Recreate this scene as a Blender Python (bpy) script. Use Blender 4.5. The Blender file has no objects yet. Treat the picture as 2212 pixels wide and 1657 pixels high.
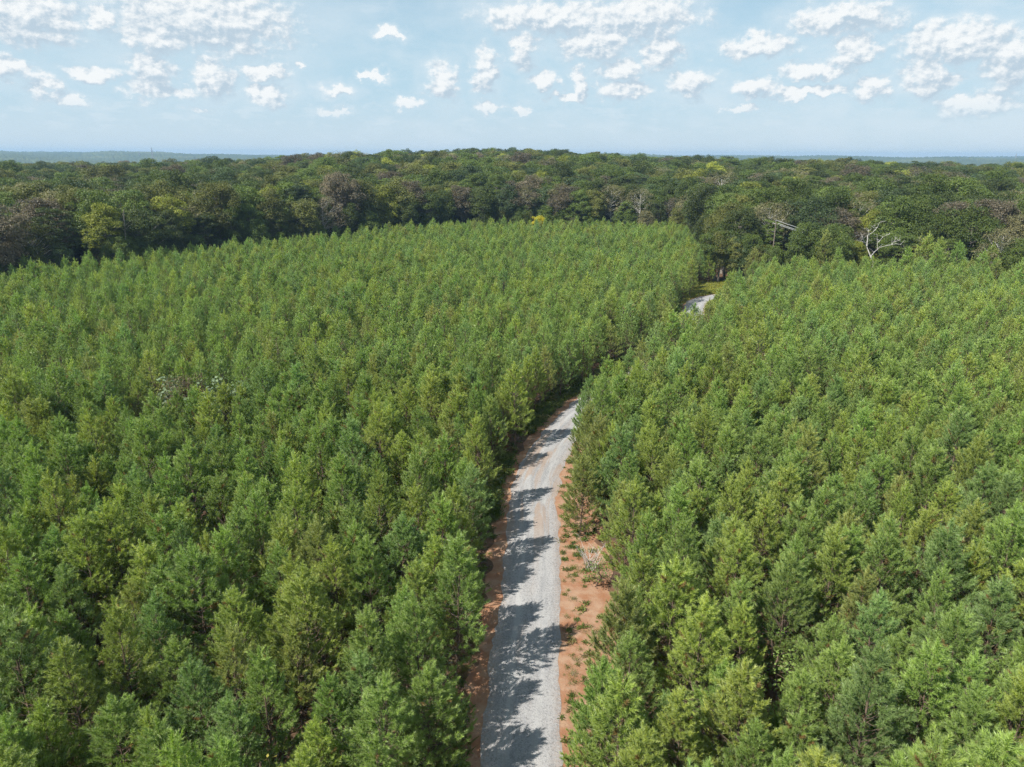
import bpy, math, random
import numpy as np
from mathutils import Vector, Matrix, Euler

R = math.radians
scene = bpy.context.scene
C = scene.collection
FW, FH, FPX = 1024.0, 767.0, 731.0          # frame and focal length in pixels
CAM = (0.0, 0.0, 30.0)
PITCH, ROLL = R(17.3), R(0.2)

# ------------------------------------------------------------------ camera
cd = bpy.data.cameras.new('camera'); cam = bpy.data.objects.new('camera', cd); C.objects.link(cam)
cam.location = CAM
cam_rot = Matrix.Rotation(math.pi / 2 - PITCH, 3, 'X') @ Matrix.Rotation(ROLL, 3, 'Z')
cam.rotation_euler = cam_rot.to_euler()
cd.sensor_fit = 'HORIZONTAL'; cd.sensor_width = 36.0; cd.lens = FPX / FW * 36.0
cd.clip_start = 0.5; cd.clip_end = 30000
scene.camera = cam

def ray(px, py):                              # photo pixel (2212-wide) -> unit direction in the world
    x = px * FW / 2212.0 - FW / 2; y = FH / 2 - py * FW / 2212.0
    return (cam_rot @ Vector((x / FPX, y / FPX, -1.0))).normalized()

def at_height(px, py, z=0.0):                 # where that direction meets the level z
    d = ray(px, py); t = (z - CAM[2]) / d.z
    return Vector(CAM) + d * t

def at_range(px, py, dist):                   # the point of that direction at a ground distance
    d = ray(px, py); t = dist / math.hypot(d.x, d.y)
    return Vector(CAM) + d * t

def project(p):                               # world -> photo pixel (1024-wide)
    v = cam_rot.transposed() @ (Vector(p) - Vector(CAM))
    if v.z > -0.1: return None
    return (FW / 2 + FPX * v.x / -v.z, FH / 2 - FPX * v.y / -v.z)

# ------------------------------------------------------------------ sun, sky, exposure
SUN_EL = R(48); SUN_AZ = R(-126)              # azimuth from +Y (view), negative = left; a little behind the camera
sun_dir = Vector((math.sin(SUN_AZ) * math.cos(SUN_EL), math.cos(SUN_AZ) * math.cos(SUN_EL), math.sin(SUN_EL)))
sl = bpy.data.lights.new('sun', 'SUN'); sl.energy = 5.0; sl.angle = R(0.53); sl.color = (1.0, 0.955, 0.88)
so = bpy.data.objects.new('sun', sl); C.objects.link(so)
so.rotation_euler = sun_dir.to_track_quat('Z', 'Y').to_euler(); so.location = (-60, -20, 90)

scene.view_settings.view_transform = 'Standard'; scene.view_settings.look = 'None'
scene.view_settings.gamma = 1.0; scene.view_settings.use_curve_mapping = False
scene.view_settings.exposure = 0.6

cy = scene.cycles
cy.max_bounces = 5; cy.diffuse_bounces = 3; cy.glossy_bounces = 1; cy.transmission_bounces = 3
cy.transparent_max_bounces = 4; cy.volume_bounces = 1
cy.caustics_reflective = False; cy.caustics_refractive = False
cy.use_denoising = True; cy.denoising_prefilter = 'NONE'; cy.denoising_input_passes = 'RGB_ALBEDO_NORMAL'
cy.use_adaptive_sampling = True; cy.adaptive_threshold = 0.03
scene.render.use_persistent_data = False

class NT:                                     # a small helper for writing node trees
    def __init__(s, tree): s.t = tree; s.t.nodes.clear()
    def n(s, kind, **kw):
        nd = s.t.nodes.new(kind)
        for k, v in kw.items(): setattr(nd, k, v)
        return nd
    def put(s, sock, v):
        if isinstance(v, bpy.types.NodeSocket): s.t.links.new(v, sock)
        elif v is not None: sock.default_value = v
    def m(s, op, a, b=None, c=None, clamp=False):
        nd = s.n('ShaderNodeMath', operation=op, use_clamp=clamp)
        for i, v in enumerate((a, b, c)): s.put(nd.inputs[i], v)
        return nd.outputs[0]
    def v(s, op, a, b=None, c=None):
        nd = s.n('ShaderNodeVectorMath', operation=op)
        for i, x in enumerate((a, b, c)):
            if x is not None: s.put(nd.inputs[i], x)
        return nd.outputs['Value'] if op in ('LENGTH', 'DOT_PRODUCT', 'DISTANCE') else nd.outputs[0]
    def mix(s, f, a, b, blend='MIX'):
        nd = s.n('ShaderNodeMix', data_type='RGBA', blend_type=blend)
        s.put(nd.inputs[0], f); s.put(nd.inputs[6], a); s.put(nd.inputs[7], b)
        return nd.outputs[2]
    def ss(s, x, lo, hi, a=0.0, b=1.0):
        nd = s.n('ShaderNodeMapRange', interpolation_type='SMOOTHSTEP')
        for i, v in enumerate((x, lo, hi, a, b)): s.put(nd.inputs[i], v)
        return nd.outputs[0]
    def noise(s, vec, scale, detail=3.0, rough=0.55, dist=0.0, col=False):
        nd = s.n('ShaderNodeTexNoise')
        s.put(nd.inputs['Vector'], vec); nd.inputs['Scale'].default_value = scale
        nd.inputs['Detail'].default_value = detail; nd.inputs['Roughness'].default_value = rough
        nd.inputs['Distortion'].default_value = dist
        return nd.outputs['Color' if col else 'Fac']

def c4(c): return (c[0], c[1], c[2], 1.0)

world = bpy.data.worlds.new('World'); scene.world = world; world.use_nodes = True
world.cycles.sampling_method = 'NONE'
w = NT(world.node_tree)
sky = w.n('ShaderNodeTexSky', sky_type='NISHITA'); sky.sun_disc = False
sky.sun_elevation = SUN_EL; sky.sun_rotation = SUN_AZ
sky.altitude = 200; sky.air_density = 1.0; sky.dust_density = 0.4; sky.ozone_density = 1.5
SKY_S = 0.075
tc = w.n('ShaderNodeTexCoord'); sx = w.n('ShaderNodeSeparateXYZ'); w.put(sx.inputs[0], tc.outputs['Generated'])
az = w.m('ARCTAN2', sx.outputs[0], sx.outputs[1]); el = w.m('ARCSINE', sx.outputs[2])
cb = w.n('ShaderNodeCombineXYZ'); w.put(cb.inputs[0], az); w.put(cb.inputs[1], el)
ang = cb.outputs[0]                           # (azimuth, elevation) in radians
stretch = w.v('MULTIPLY', ang, (1.0, 1.35, 1.0))
warp = w.noise(stretch, 34.0, 5.0, 0.62, 0.0, True)
warp = w.v('MULTIPLY', w.v('SUBTRACT', warp, (0.5, 0.5, 0.5)), (0.062, 0.044, 0.0))
pos = w.v('ADD', ang, warp)
# cumulus heaps: (x, y, half width, half height) read off the photograph, turned into azimuth and elevation
HEAPS = [(52,32,112,58),(440,42,195,70),(330,82,70,26),(215,45,30,26),(200,152,48,18),(92,190,26,30),(325,158,44,46),(350,197,72,15),
         (460,168,42,40),(566,152,52,20),(580,204,45,26),(648,137,14,13),(845,72,32,11),(730,193,36,14),(808,165,28,9),(955,180,36,40),
         (1048,150,32,46),(1130,112,36,36),(1172,172,38,22),(1058,228,32,14),(1125,236,18,12),(1252,178,24,36),(1225,206,36,13),
         (1180,38,160,34),(1380,36,140,44),(1290,90,90,40),(1432,108,42,44),(1345,152,52,24),(1345,196,58,22),(1490,180,55,34),
         (1640,100,80,26),(1850,112,52,32),(1770,152,72,19),(1640,190,52,25),(1745,197,86,13),(1820,40,110,34),(2060,92,110,40),(2010,168,46,40),
         (1880,192,44,24),(2120,226,84,20),(2185,130,50,60),(15,150,36,24),(160,214,36,13),(720,240,34,9),(885,216,36,14),(1600,232,40,9),(440,236,26,8)]
def heap_field(p):
    f = None
    for (x, y, rx, ry) in HEAPS:
        d = ray(x, y); a_, e_ = math.atan2(d.x, d.y), math.asin(d.z)
        k = FW / 2212.0 / FPX
        sxx, syy = 1 / (rx * k * 1.12), 1 / (ry * k * 1.15)
        q = w.v('LENGTH', w.v('MULTIPLY_ADD', p, (sxx, syy, 0.0), (-a_ * sxx, -e_ * syy, 0.0)))
        if f is None: f = q
        else:
            nd = w.n('ShaderNodeMath', operation='SMOOTH_MIN'); w.put(nd.inputs[0], f); w.put(nd.inputs[1], q); nd.inputs[2].default_value = 0.22
            f = nd.outputs[0]
    return w.m('SUBTRACT', 1.0, f)
lump = w.noise(stretch, 60.0, 6.0, 0.6)
lump2 = w.noise(w.v('ADD', stretch, (-0.0035, 0.0065, 0.0)), 60.0, 4.0, 0.6)
f0 = heap_field(pos)
f1 = heap_field(w.v('ADD', pos, (-0.006, 0.013, 0.0)))       # the same heaps a little nearer the sun
f0n = w.m('ADD', f0, w.m('MULTIPLY', w.m('SUBTRACT', lump, 0.5), 0.85))
# the sky above and beside the frame goes on with the same broken cumulus
zc = w.m('ADD', w.m('MAXIMUM', sx.outputs[2], 0.0), 0.12)
pc = w.n('ShaderNodeCombineXYZ'); w.put(pc.inputs[0], w.m('DIVIDE', sx.outputs[0], zc)); w.put(pc.inputs[1], w.m('DIVIDE', sx.outputs[1], zc))
field = w.noise(pc.outputs[0], 1.15, 6.0, 0.58)
aside = w.m('MAXIMUM', w.ss(w.m('ABSOLUTE', az), R(36), R(42)), w.ss(el, R(10.5), R(14)))
aside = w.m('MULTIPLY', aside, w.ss(el, R(1.5), R(5)))
gen = w.m('MULTIPLY', w.ss(field, 0.56, 0.64), aside)
# thin veil that greys the blue towards the right, and the pale bank low over the horizon
veil_n = w.noise(w.v('MULTIPLY', ang, (1.0, 2.4, 1.0)), 9.0, 5.0, 0.6)
veil = w.m('MULTIPLY', w.ss(w.m('ADD', veil_n, w.m('MULTIPLY', az, 0.22)), 0.42, 0.74), 0.62)
low_n = w.noise(w.v('MULTIPLY', ang, (1.0, 3.2, 1.0)), 26.0, 5.0, 0.6)
low = w.m('MULTIPLY', w.ss(low_n, 0.45, 0.68), w.m('MULTIPLY', w.ss(el, R(1.0), R(2.2)), w.ss(el, R(5.5), R(3.0))))
low = w.m('MULTIPLY', low, 0.55)
dense = w.ss(f0n, -0.12, 0.50)
dense = w.m('MULTIPLY', dense, w.ss(el, R(0.6), R(4.2), 0.35, 0.96))
halo = w.m('MULTIPLY', w.ss(w.m('ADD', f0, w.m('MULTIPLY', w.m('SUBTRACT', veil_n, 0.5), 2.4)), -1.0, 0.7), w.ss(el, R(1.0), R(4.0), 0.2, 0.62))
alpha = w.m('MAXIMUM', w.m('MAXIMUM', dense, gen), w.m('MAXIMUM', w.m('MAXIMUM', veil, low), halo))
lit = w.m('ADD', w.m('MULTIPLY', w.m('SUBTRACT', f0, f1), 0.95), w.m('MULTIPLY', w.m('SUBTRACT', lump, lump2), 2.6))
lit = w.ss(lit, -0.50, 0.62)
ccol = w.mix(lit, (0.325, 0.405, 0.475, 1), (0.66, 0.665, 0.66, 1))
ccol = w.mix(w.m('MULTIPLY', dense, 0.9), (0.49, 0.56, 0.605, 1), ccol)
skyc = w.v('MULTIPLY', sky.outputs[0], (SKY_S * 0.86, SKY_S * 1.04, SKY_S))
# blue sky whitened low down by far moist air
moist = w.ss(el, R(26), R(0), 0.0, 0.95)
skyc = w.mix(moist, skyc, w.mix(w.ss(el, R(5.0), R(0.0)), (0.345, 0.475, 0.565, 1), (0.435, 0.515, 0.570, 1)))
tot = w.mix(alpha, skyc, ccol)
bg = w.n('ShaderNodeBackground'); w.put(bg.inputs[0], tot); bg.inputs[1].default_value = 1.0
wo = w.n('ShaderNodeOutputWorld'); w.put(wo.inputs[0], bg.outputs[0])

# ------------------------------------------------------------------ helpers: meshes and objects
rng = np.random.default_rng(11); random.seed(5)

def mesh_from(name, verts, faces, mats, fmat=None, attrs=None, smooth=False):
    verts = np.asarray(verts, np.float32)
    me = bpy.data.meshes.new(name)
    if isinstance(faces, np.ndarray):
        nf, k = faces.shape
        me.vertices.add(len(verts)); me.vertices.foreach_set('co', verts.ravel())
        me.loops.add(nf * k); me.loops.foreach_set('vertex_index', faces.astype(np.int32).ravel())
        me.polygons.add(nf); me.polygons.foreach_set('loop_start', np.arange(0, nf * k, k, dtype=np.int32))
        me.update(calc_edges=True)
    else:
        me.from_pydata([tuple(v) for v in verts], [], faces)
    for m in mats: me.materials.append(m)
    if fmat is not None: me.polygons.foreach_set('material_index', np.asarray(fmat, np.int32))
    for an, (dom, dat) in (attrs or {}).items():
        a = me.attributes.new(an, 'FLOAT', dom); a.data.foreach_set('value', np.asarray(dat, np.float32))
    if smooth: me.polygons.foreach_set('use_smooth', np.ones(len(me.polygons), bool))
    me.update(); return me

def link(name, me, parent=None, **props):
    o = bpy.data.objects.new(name, me); C.objects.link(o)
    if parent is not None: o.parent = parent
    for k, v in props.items(): o[k] = v
    return o

def empty(name, loc, rz=0.0, s=1.0, **props):
    o = bpy.data.objects.new(name, None); C.objects.link(o)
    o.location = loc; o.rotation_euler = (0, 0, rz)
    o.scale = (s, s, s) if not hasattr(s, '__len__') else s
    o.empty_display_size = 0.3
    for k, v in props.items(): o[k] = v
    return o

class Tubes:                                  # tapered tubes along polylines, collected into one mesh
    def __init__(s): s.v = []; s.f = []; s.n = 0
    def add(s, pts, radii, sides=5):
        pts = [np.asarray(p, float) for p in pts]; rings = []
        for i, p in enumerate(pts):
            a = pts[min(i + 1, len(pts) - 1)] - pts[max(i - 1, 0)]
            a /= (np.linalg.norm(a) + 1e-9)
            ref = np.array([1.0, 0, 0]) if abs(a[0]) < 0.8 else np.array([0, 1.0, 0])
            u = np.cross(a, ref); u /= np.linalg.norm(u); t = np.cross(a, u)
            th = np.arange(sides) * 2 * np.pi / sides
            rings.append(p + radii[i] * (np.cos(th)[:, None] * u + np.sin(th)[:, None] * t))
        b = s.n
        for r_ in rings: s.v.append(r_)
        s.n += sides * len(rings)
        for i in range(len(rings) - 1):
            for k in range(sides):
                k2 = (k + 1) % sides
                s.f.append((b + i * sides + k, b + i * sides + k2, b + (i + 1) * sides + k2, b + (i + 1) * sides + k))
    def arrays(s): return np.concatenate(s.v), np.array(s.f, np.int32)

# ------------------------------------------------------------------ materials
def new_mat(name):
    m = bpy.data.materials.new(name); m.use_nodes = True
    return m, NT(m.node_tree)

def finish(t, shader):
    o = t.n('ShaderNodeOutputMaterial'); t.put(o.inputs[0], shader)

def leaf_shader(t, col, trans, rough=0.5, spec=0.3):
    p = t.n('ShaderNodeBsdfPrincipled'); t.put(p.inputs['Base Color'], col)
    p.inputs['Roughness'].default_value = rough; p.inputs['Specular IOR Level'].default_value = spec
    tr = t.n('ShaderNodeBsdfTranslucent'); t.put(tr.inputs[0], t.mix(1.0, col, (1.0, 1.15, 0.55, 1), 'MULTIPLY'))
    mx = t.n('ShaderNodeMixShader'); mx.inputs[0].default_value = trans
    t.put(mx.inputs[1], p.outputs[0]); t.put(mx.inputs[2], tr.outputs[0])
    return mx.outputs[0]

def tint_socket(t):
    a = t.n('ShaderNodeAttribute', attribute_type='INSTANCER', attribute_name='tint')
    return a.outputs['Color']

def geo_attr(t, name):
    a = t.n('ShaderNodeAttribute', attribute_type='GEOMETRY', attribute_name=name)
    return a.outputs['Fac']

m_needle, t = new_mat('pine_needles')
base = tint_socket(t)
tone = geo_attr(t, 'tone'); dead = geo_attr(t, 'dead'); tip = geo_attr(t, 'tip')
col = t.mix(tone, t.mix(1.0, base, (0.54, 0.62, 0.58, 1), 'MULTIPLY'), t.mix(1.0, base, (1.45, 1.36, 1.35, 1), 'MULTIPLY'))  # tone puts crown shading into the colour: inner needles darker, outer ones brighter
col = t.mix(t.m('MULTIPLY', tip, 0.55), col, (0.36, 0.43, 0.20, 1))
col = t.mix(t.m('MULTIPLY', dead, 0.9), col, (0.27, 0.155, 0.065, 1))
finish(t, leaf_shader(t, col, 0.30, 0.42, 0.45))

m_leaf, t = new_mat('broad_leaves')
base = tint_socket(t); tone = geo_attr(t, 'tone')
col = t.mix(tone, t.mix(1.0, base, (0.55, 0.60, 0.62, 1), 'MULTIPLY'), t.mix(1.0, base, (1.42, 1.35, 1.25, 1), 'MULTIPLY'))
finish(t, leaf_shader(t, col, 0.25, 0.5, 0.3))

def bark(name, ca, cbk, sc=6.0):
    m, t = new_mat(name)
    tcn = t.n('ShaderNodeTexCoord'); v = t.v('MULTIPLY', tcn.outputs['Object'], (1, 1, 0.25))
    n1 = t.noise(v, sc, 5, 0.65)
    col = t.mix(t.ss(n1, 0.35, 0.65), c4(ca), c4(cbk))
    p = t.n('ShaderNodeBsdfPrincipled'); t.put(p.inputs['Base Color'], col); p.inputs['Roughness'].default_value = 0.9
    bp = t.n('ShaderNodeBump'); bp.inputs['Strength'].default_value = 0.6; bp.inputs['Distance'].default_value = 0.03
    t.put(bp.inputs['Height'], n1); t.put(p.inputs['Normal'], bp.outputs[0])
    finish(t, p.outputs[0]); return m
m_pinebark = bark('pine_bark', (0.085, 0.058, 0.042), (0.20, 0.14, 0.10))
m_bark = bark('hardwood_bark', (0.14, 0.12, 0.10), (0.33, 0.30, 0.26), 4.0)
m_palebark = bark('weathered_pale_wood', (0.40, 0.37, 0.33), (0.68, 0.66, 0.62), 3.0)
m_pole = bark('pole_wood', (0.16, 0.13, 0.10), (0.24, 0.20, 0.16), 8.0)

def simple(name, col, rough=0.7, metal=0.0):
    m, t = new_mat(name)
    tcn = t.n('ShaderNodeTexCoord'); n1 = t.noise(tcn.outputs['Object'], 5.0, 4)
    cc = t.mix(t.m('MULTIPLY', n1, 0.5), c4(col), c4([x * 0.75 for x in col]))
    p = t.n('ShaderNodeBsdfPrincipled'); t.put(p.inputs['Base Color'], cc)
    p.inputs['Roughness'].default_value = rough; p.inputs['Metallic'].default_value = metal
    finish(t, p.outputs[0]); return m
m_wire = simple('bare_aluminium_wire', (0.80, 0.80, 0.78), 0.45, 0.2)
m_steel = simple('galvanised_steel', (0.34, 0.35, 0.36), 0.6)

def ground_common(t):
    g = t.n('ShaderNodeNewGeometry'); return g.outputs['Position']

# ------------------------------------------------------------------ terrain
def smooth(a, b, x):
    u = np.clip((x - a) / (b - a), 0, 1); return u * u * (3 - 2 * u)
CR_X = [-1200, 0, 300, 600, 700, 1000, 1130, 1300, 1480, 1700, 2212, 3400]
CR_H = [1, 1.5, 1.5, 4.5, 8.0, 11.0, 11.0, 8.5, 6.5, 5.0, 1.5, 1]
CR_AZ = [math.atan2(ray(x, 340).x, ray(x, 340).y) for x in CR_X]
def terrain(x, y):
    x = np.asarray(x, float); y = np.asarray(y, float)
    r = np.hypot(x, y); a = np.arctan2(x, y)
    crest = np.interp(a, CR_AZ, CR_H) * np.where(np.abs(a) < 1.6, 1, 0)
    wob = 1.2 * np.sin(x / 61.0 + 1.3) * np.sin(y / 83.0)
    h = crest * smooth(215, 440, r) + wob * smooth(230, 330, r)
    h = h * (1 - smooth(640, 1000, r)) + (-14) * smooth(640, 1050, r)
    ridge = 29 + 5.0 * np.sin(a * 9.0 + 0.6) + 3.2 * np.sin(a * 23.0 + r / 900.0) + 2.0 * np.sin(a * 51.0)
    ridge = ridge + 5.0 * smooth(-0.35, -0.62, a)
    h = h + ridge * smooth(2300, 4300, r) + 4 * np.sin(a * 14 + r / 300.0) * smooth(1100, 2000, r)
    return h

rad = np.concatenate([[0.0], np.geomspace(4, 6900, 106)]); ncol = 300
th = np.linspace(-math.pi, math.pi, ncol, endpoint=False)
RR, TT = np.meshgrid(rad[1:], th, indexing='ij'); X = RR * np.sin(TT); Y = RR * np.cos(TT)
gv = np.concatenate([[[0, 0, 0]], np.stack([X, Y, terrain(X, Y)], -1).reshape(-1, 3)])
ia = np.arange(len(rad) - 2)[:, None] * ncol; jj = np.arange(ncol)[None, :]; j2 = (jj + 1) % ncol
gf = np.stack([1 + ia + jj, 1 + ia + ncol + jj, 1 + ia + ncol + j2, 1 + ia + j2], -1).reshape(-1, 4)
faces = [tuple(q) for q in gf[:, ::-1].tolist()] + [(0, 1 + (k + 1) % ncol, 1 + k) for k in range(ncol)]
m_ground, t = new_mat('pine_straw_ground')
P = ground_common(t)
n1 = t.noise(P, 0.35, 5, 0.6); n2 = t.noise(P, 6.0, 5, 0.7); n3 = t.noise(P, 0.9, 4, 0.6)
col = t.mix(t.ss(n1, 0.35, 0.65), (0.075, 0.045, 0.028, 1), (0.14, 0.075, 0.040, 1))
col = t.mix(t.ss(n2, 0.45, 0.75), col, (0.17, 0.10, 0.055, 1))
col = t.mix(t.ss(n3, 0.58, 0.72), col, (0.05, 0.07, 0.022, 1))
p = t.n('ShaderNodeBsdfPrincipled'); t.put(p.inputs['Base Color'], col); p.inputs['Roughness'].default_value = 0.95
bp = t.n('ShaderNodeBump'); bp.inputs['Strength'].default_value = 0.7; bp.inputs['Distance'].default_value = 0.05
t.put(bp.inputs['Height'], n2); t.put(p.inputs['Normal'], bp.outputs[0]); finish(t, p.outputs[0])
go = link('ground', mesh_from('ground', gv, faces, [m_ground], smooth=True), kind='structure')
go['label'] = 'brown pine straw ground under the trees'

# ------------------------------------------------------------------ the gravel road and its clay verges
EDGE_R = [(1216, 1760), (1215, 1650), (1215, 1450), (1212, 1300), (1207, 1160), (1200, 1075), (1212, 1005), (1250, 930), (1300, 865)]
EDGE_L = [(1020, 1760), (1035, 1650), (1058, 1450), (1082, 1300), (1094, 1185), (1100, 1110), (1108, 1045), (1140, 978), (1200, 912), (1262, 862)]
er = [at_height(*q) for q in EDGE_R]; elp = [at_height(*q) for q in EDGE_L]
def line_x(pts, y):                            # x of an edge at a distance y
    ys = [q.y for q in pts]; xs = [q.x for q in pts]; return float(np.interp(y, ys, xs))
far_y0 = min(er[-1].y, elp[-1].y) - 1.0
mid = []
for y in np.linspace(24, far_y0, 26):
    a, b = line_x(elp, y), line_x(er, y); mid.append((0.5 * (a + b), y))
y0 = mid[0][1]; mid = [(mid[0][0] - 0.5 * k * 0.3, y0 - 6.0 * k) for k in range(10, 0, -1)] + mid
bend = at_height(1503, 652)
for q in ((19.5, 103.0), (27.0, 114.5), (32.0, 128.0), (36.0, 143.0), (bend.x, bend.y), (bend.x + 4, bend.y + 5), (bend.x + 11, bend.y + 9), (bend.x + 24, bend.y + 11), (bend.x + 44, bend.y + 11)): mid.append(q)
mid = np.array(mid)
# resample and smooth the centre line
seg = np.r_[0, np.cumsum(np.hypot(*np.diff(mid, axis=0).T))]
S = np.arange(0, seg[-1], 0.6); cl = np.stack([np.interp(S, seg, mid[:, 0]), np.interp(S, seg, mid[:, 1])], 1)
for _ in range(40): cl[1:-1] = 0.25 * cl[:-2] + 0.5 * cl[1:-1] + 0.25 * cl[2:]
tan = np.gradient(cl, axis=0); tan /= np.linalg.norm(tan, axis=1)[:, None]; nor = np.stack([tan[:, 1], -tan[:, 0]], 1)   # to the right
HALF = 2.15
def road_offset(x, y):                         # signed distance from the centre line (right positive) and the station
    d = np.hypot(cl[:, 0] - x, cl[:, 1] - y); i = int(np.argmin(d))
    return float((x - cl[i, 0]) * nor[i, 0] + (y - cl[i, 1]) * nor[i, 1]), float(d[i]), float(S[i])

def strip(name, left, right, zc_, ze, nx, mat, jit, seed, fade=None):
    r_ = np.random.default_rng(seed); vs = []; cr = []; al = []
    nl = r_.normal(0, 1, len(cl)); nr = r_.normal(0, 1, len(cl))
    ker = np.ones(3) / 3; nl = np.convolve(nl, ker, 'same'); nr = np.convolve(nr, ker, 'same')
    for i in range(len(cl)):
        a = left + jit * nl[i]; b = right + jit * nr[i]
        for k in range(nx + 1):
            u = k / nx; o = a + (b - a) * u
            z = ze + (zc_ - ze) * (1 - (2 * u - 1) ** 2)
            vs.append((cl[i, 0] + nor[i, 0] * o, cl[i, 1] + nor[i, 1] * o, z)); cr.append(o); al.append(S[i])
    n = nx + 1; ii = np.arange(len(cl) - 1)[:, None] * n; kk = np.arange(nx)[None, :]
    f = np.stack([ii + kk, ii + kk + 1, ii + n + kk + 1, ii + n + kk], -1).reshape(-1, 4)
    return link(name, mesh_from(name, vs, f, [mat], attrs={'cross': ('POINT', cr), 'along': ('POINT', al)}, smooth=True), kind='structure')

m_clay, t = new_mat('orange_clay')
P = ground_common(t); n1 = t.noise(P, 0.8, 5, 0.6); n2 = t.noise(P, 9.0, 5, 0.7); n3 = t.noise(P, 2.3, 5, 0.65)
col = t.mix(t.ss(n1, 0.35, 0.68), (0.29, 0.135, 0.068, 1), (0.37, 0.235, 0.150, 1))
col = t.mix(t.m('MULTIPLY', t.ss(n2, 0.5, 0.8), 0.6), col, (0.22, 0.09, 0.042, 1))
col = t.mix(t.m('MULTIPLY', t.ss(n3, 0.60, 0.72), 0.5), col, (0.26, 0.215, 0.17, 1))
p = t.n('ShaderNodeBsdfPrincipled'); t.put(p.inputs['Base Color'], col); p.inputs['Roughness'].default_value = 0.95
bp = t.n('ShaderNodeBump'); bp.inputs['Strength'].default_value = 0.8; bp.inputs['Distance'].default_value = 0.06
t.put(bp.inputs['Height'], t.m('ADD', n2, n3)); t.put(p.inputs['Normal'], bp.outputs[0]); finish(t, p.outputs[0])
cl_o = strip('clay_verge', -HALF - 1.15, HALF + 3.7, 0.02, 0.008, 14, m_clay, 0.4, 3)
cl_o['label'] = 'bare orange clay verge along both sides of the gravel road'

m_gravel, t = new_mat('crushed_grey_gravel')
P = ground_common(t)
a_cr = t.n('ShaderNodeAttribute', attribute_name='cross').outputs['Fac']; a_al = t.n('ShaderNodeAttribute', attribute_name='along').outputs['Fac']
cxy = t.n('ShaderNodeCombineXYZ'); t.put(cxy.inputs[0], a_cr); t.put(cxy.inputs[1], t.m('MULTIPLY', a_al, 0.10))
lane = cxy.outputs[0]
vo = t.n('ShaderNodeTexVoronoi'); t.put(vo.inputs['Vector'], P); vo.inputs['Scale'].default_value = 15.0
st = t.n('ShaderNodeSeparateColor'); t.put(st.inputs[0], vo.outputs['Color'])
n1 = t.noise(P, 0.55, 5, 0.6); n2 = t.noise(lane, 1.7, 5, 0.62); n3 = t.noise(P, 7.0, 5, 0.7); n4 = t.noise(lane, 0.9, 4, 0.6, 0.6)
col = t.mix(t.ss(n1, 0.3, 0.7), (0.22, 0.216, 0.218, 1), (0.29, 0.28, 0.272, 1))
col = t.mix(t.m('MULTIPLY', t.ss(n2, 0.42, 0.66), 0.7), col, (0.34, 0.332, 0.325, 1))
col = t.mix(t.m('MULTIPLY', t.ss(n2, 0.50, 0.36), 0.45), col, (0.165, 0.17, 0.18, 1))
col = t.mix(t.m('MULTIPLY', st.outputs[0], 0.55), col, (0.42, 0.415, 0.41, 1))
col = t.mix(t.m('MULTIPLY', t.ss(st.outputs[1], 0.72, 0.98), 0.5), col, (0.10, 0.10, 0.105, 1))
trk = t.m('ABSOLUTE', t.m('SUBTRACT', t.m('ABSOLUTE', t.m('ADD', a_cr, t.m('MULTIPLY', t.m('SUBTRACT', n4, 0.5), 0.7))), 0.85))
col = t.mix(t.m('MULTIPLY', t.ss(trk, 0.42, 0.05), t.m('MULTIPLY', t.ss(n2, 0.30, 0.62), 0.55)), col, (0.40, 0.395, 0.385, 1))
# clay tracked in from the verges and swept across the bend
edge = t.ss(t.m('ABSOLUTE', a_cr), 1.25, 2.25)
clay = t.m('MULTIPLY', edge, t.ss(n3, 0.35, 0.62))
bendm = t.m('MULTIPLY', t.ss(a_al, S[int(np.argmin(np.abs(cl[:, 1] - 50)))], S[int(np.argmin(np.abs(cl[:, 1] - 58)))]), t.ss(a_al, S[int(np.argmin(np.abs(cl[:, 1] - 88)))], S[int(np.argmin(np.abs(cl[:, 1] - 72)))]))
drift = t.m('MULTIPLY', t.ss(t.m('ADD', n4, t.m('MULTIPLY', bendm, 0.05)), 0.53, 0.66), t.m('ADD', 0.15, t.m('MULTIPLY', bendm, 0.5)))
col = t.mix(t.m('MAXIMUM', t.m('MULTIPLY', clay, 0.55), drift), col, (0.30, 0.205, 0.14, 1))
p = t.n('ShaderNodeBsdfPrincipled'); t.put(p.inputs['Base Color'], col); p.inputs['Roughness'].default_value = 0.92
bp = t.n('ShaderNodeBump'); bp.inputs['Strength'].default_value = 0.55; bp.inputs['Distance'].default_value = 0.03
t.put(bp.inputs['Height'], t.m('ADD', vo.outputs['Distance'], t.m('MULTIPLY', n3, 0.6))); t.put(p.inputs['Normal'], bp.outputs[0]); finish(t, p.outputs[0])
rd = strip('gravel_road', -HALF, HALF, 0.09, 0.032, 16, m_gravel, 0.24, 7)
rd['label'] = 'pale grey gravel road winding between the pines'

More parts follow.
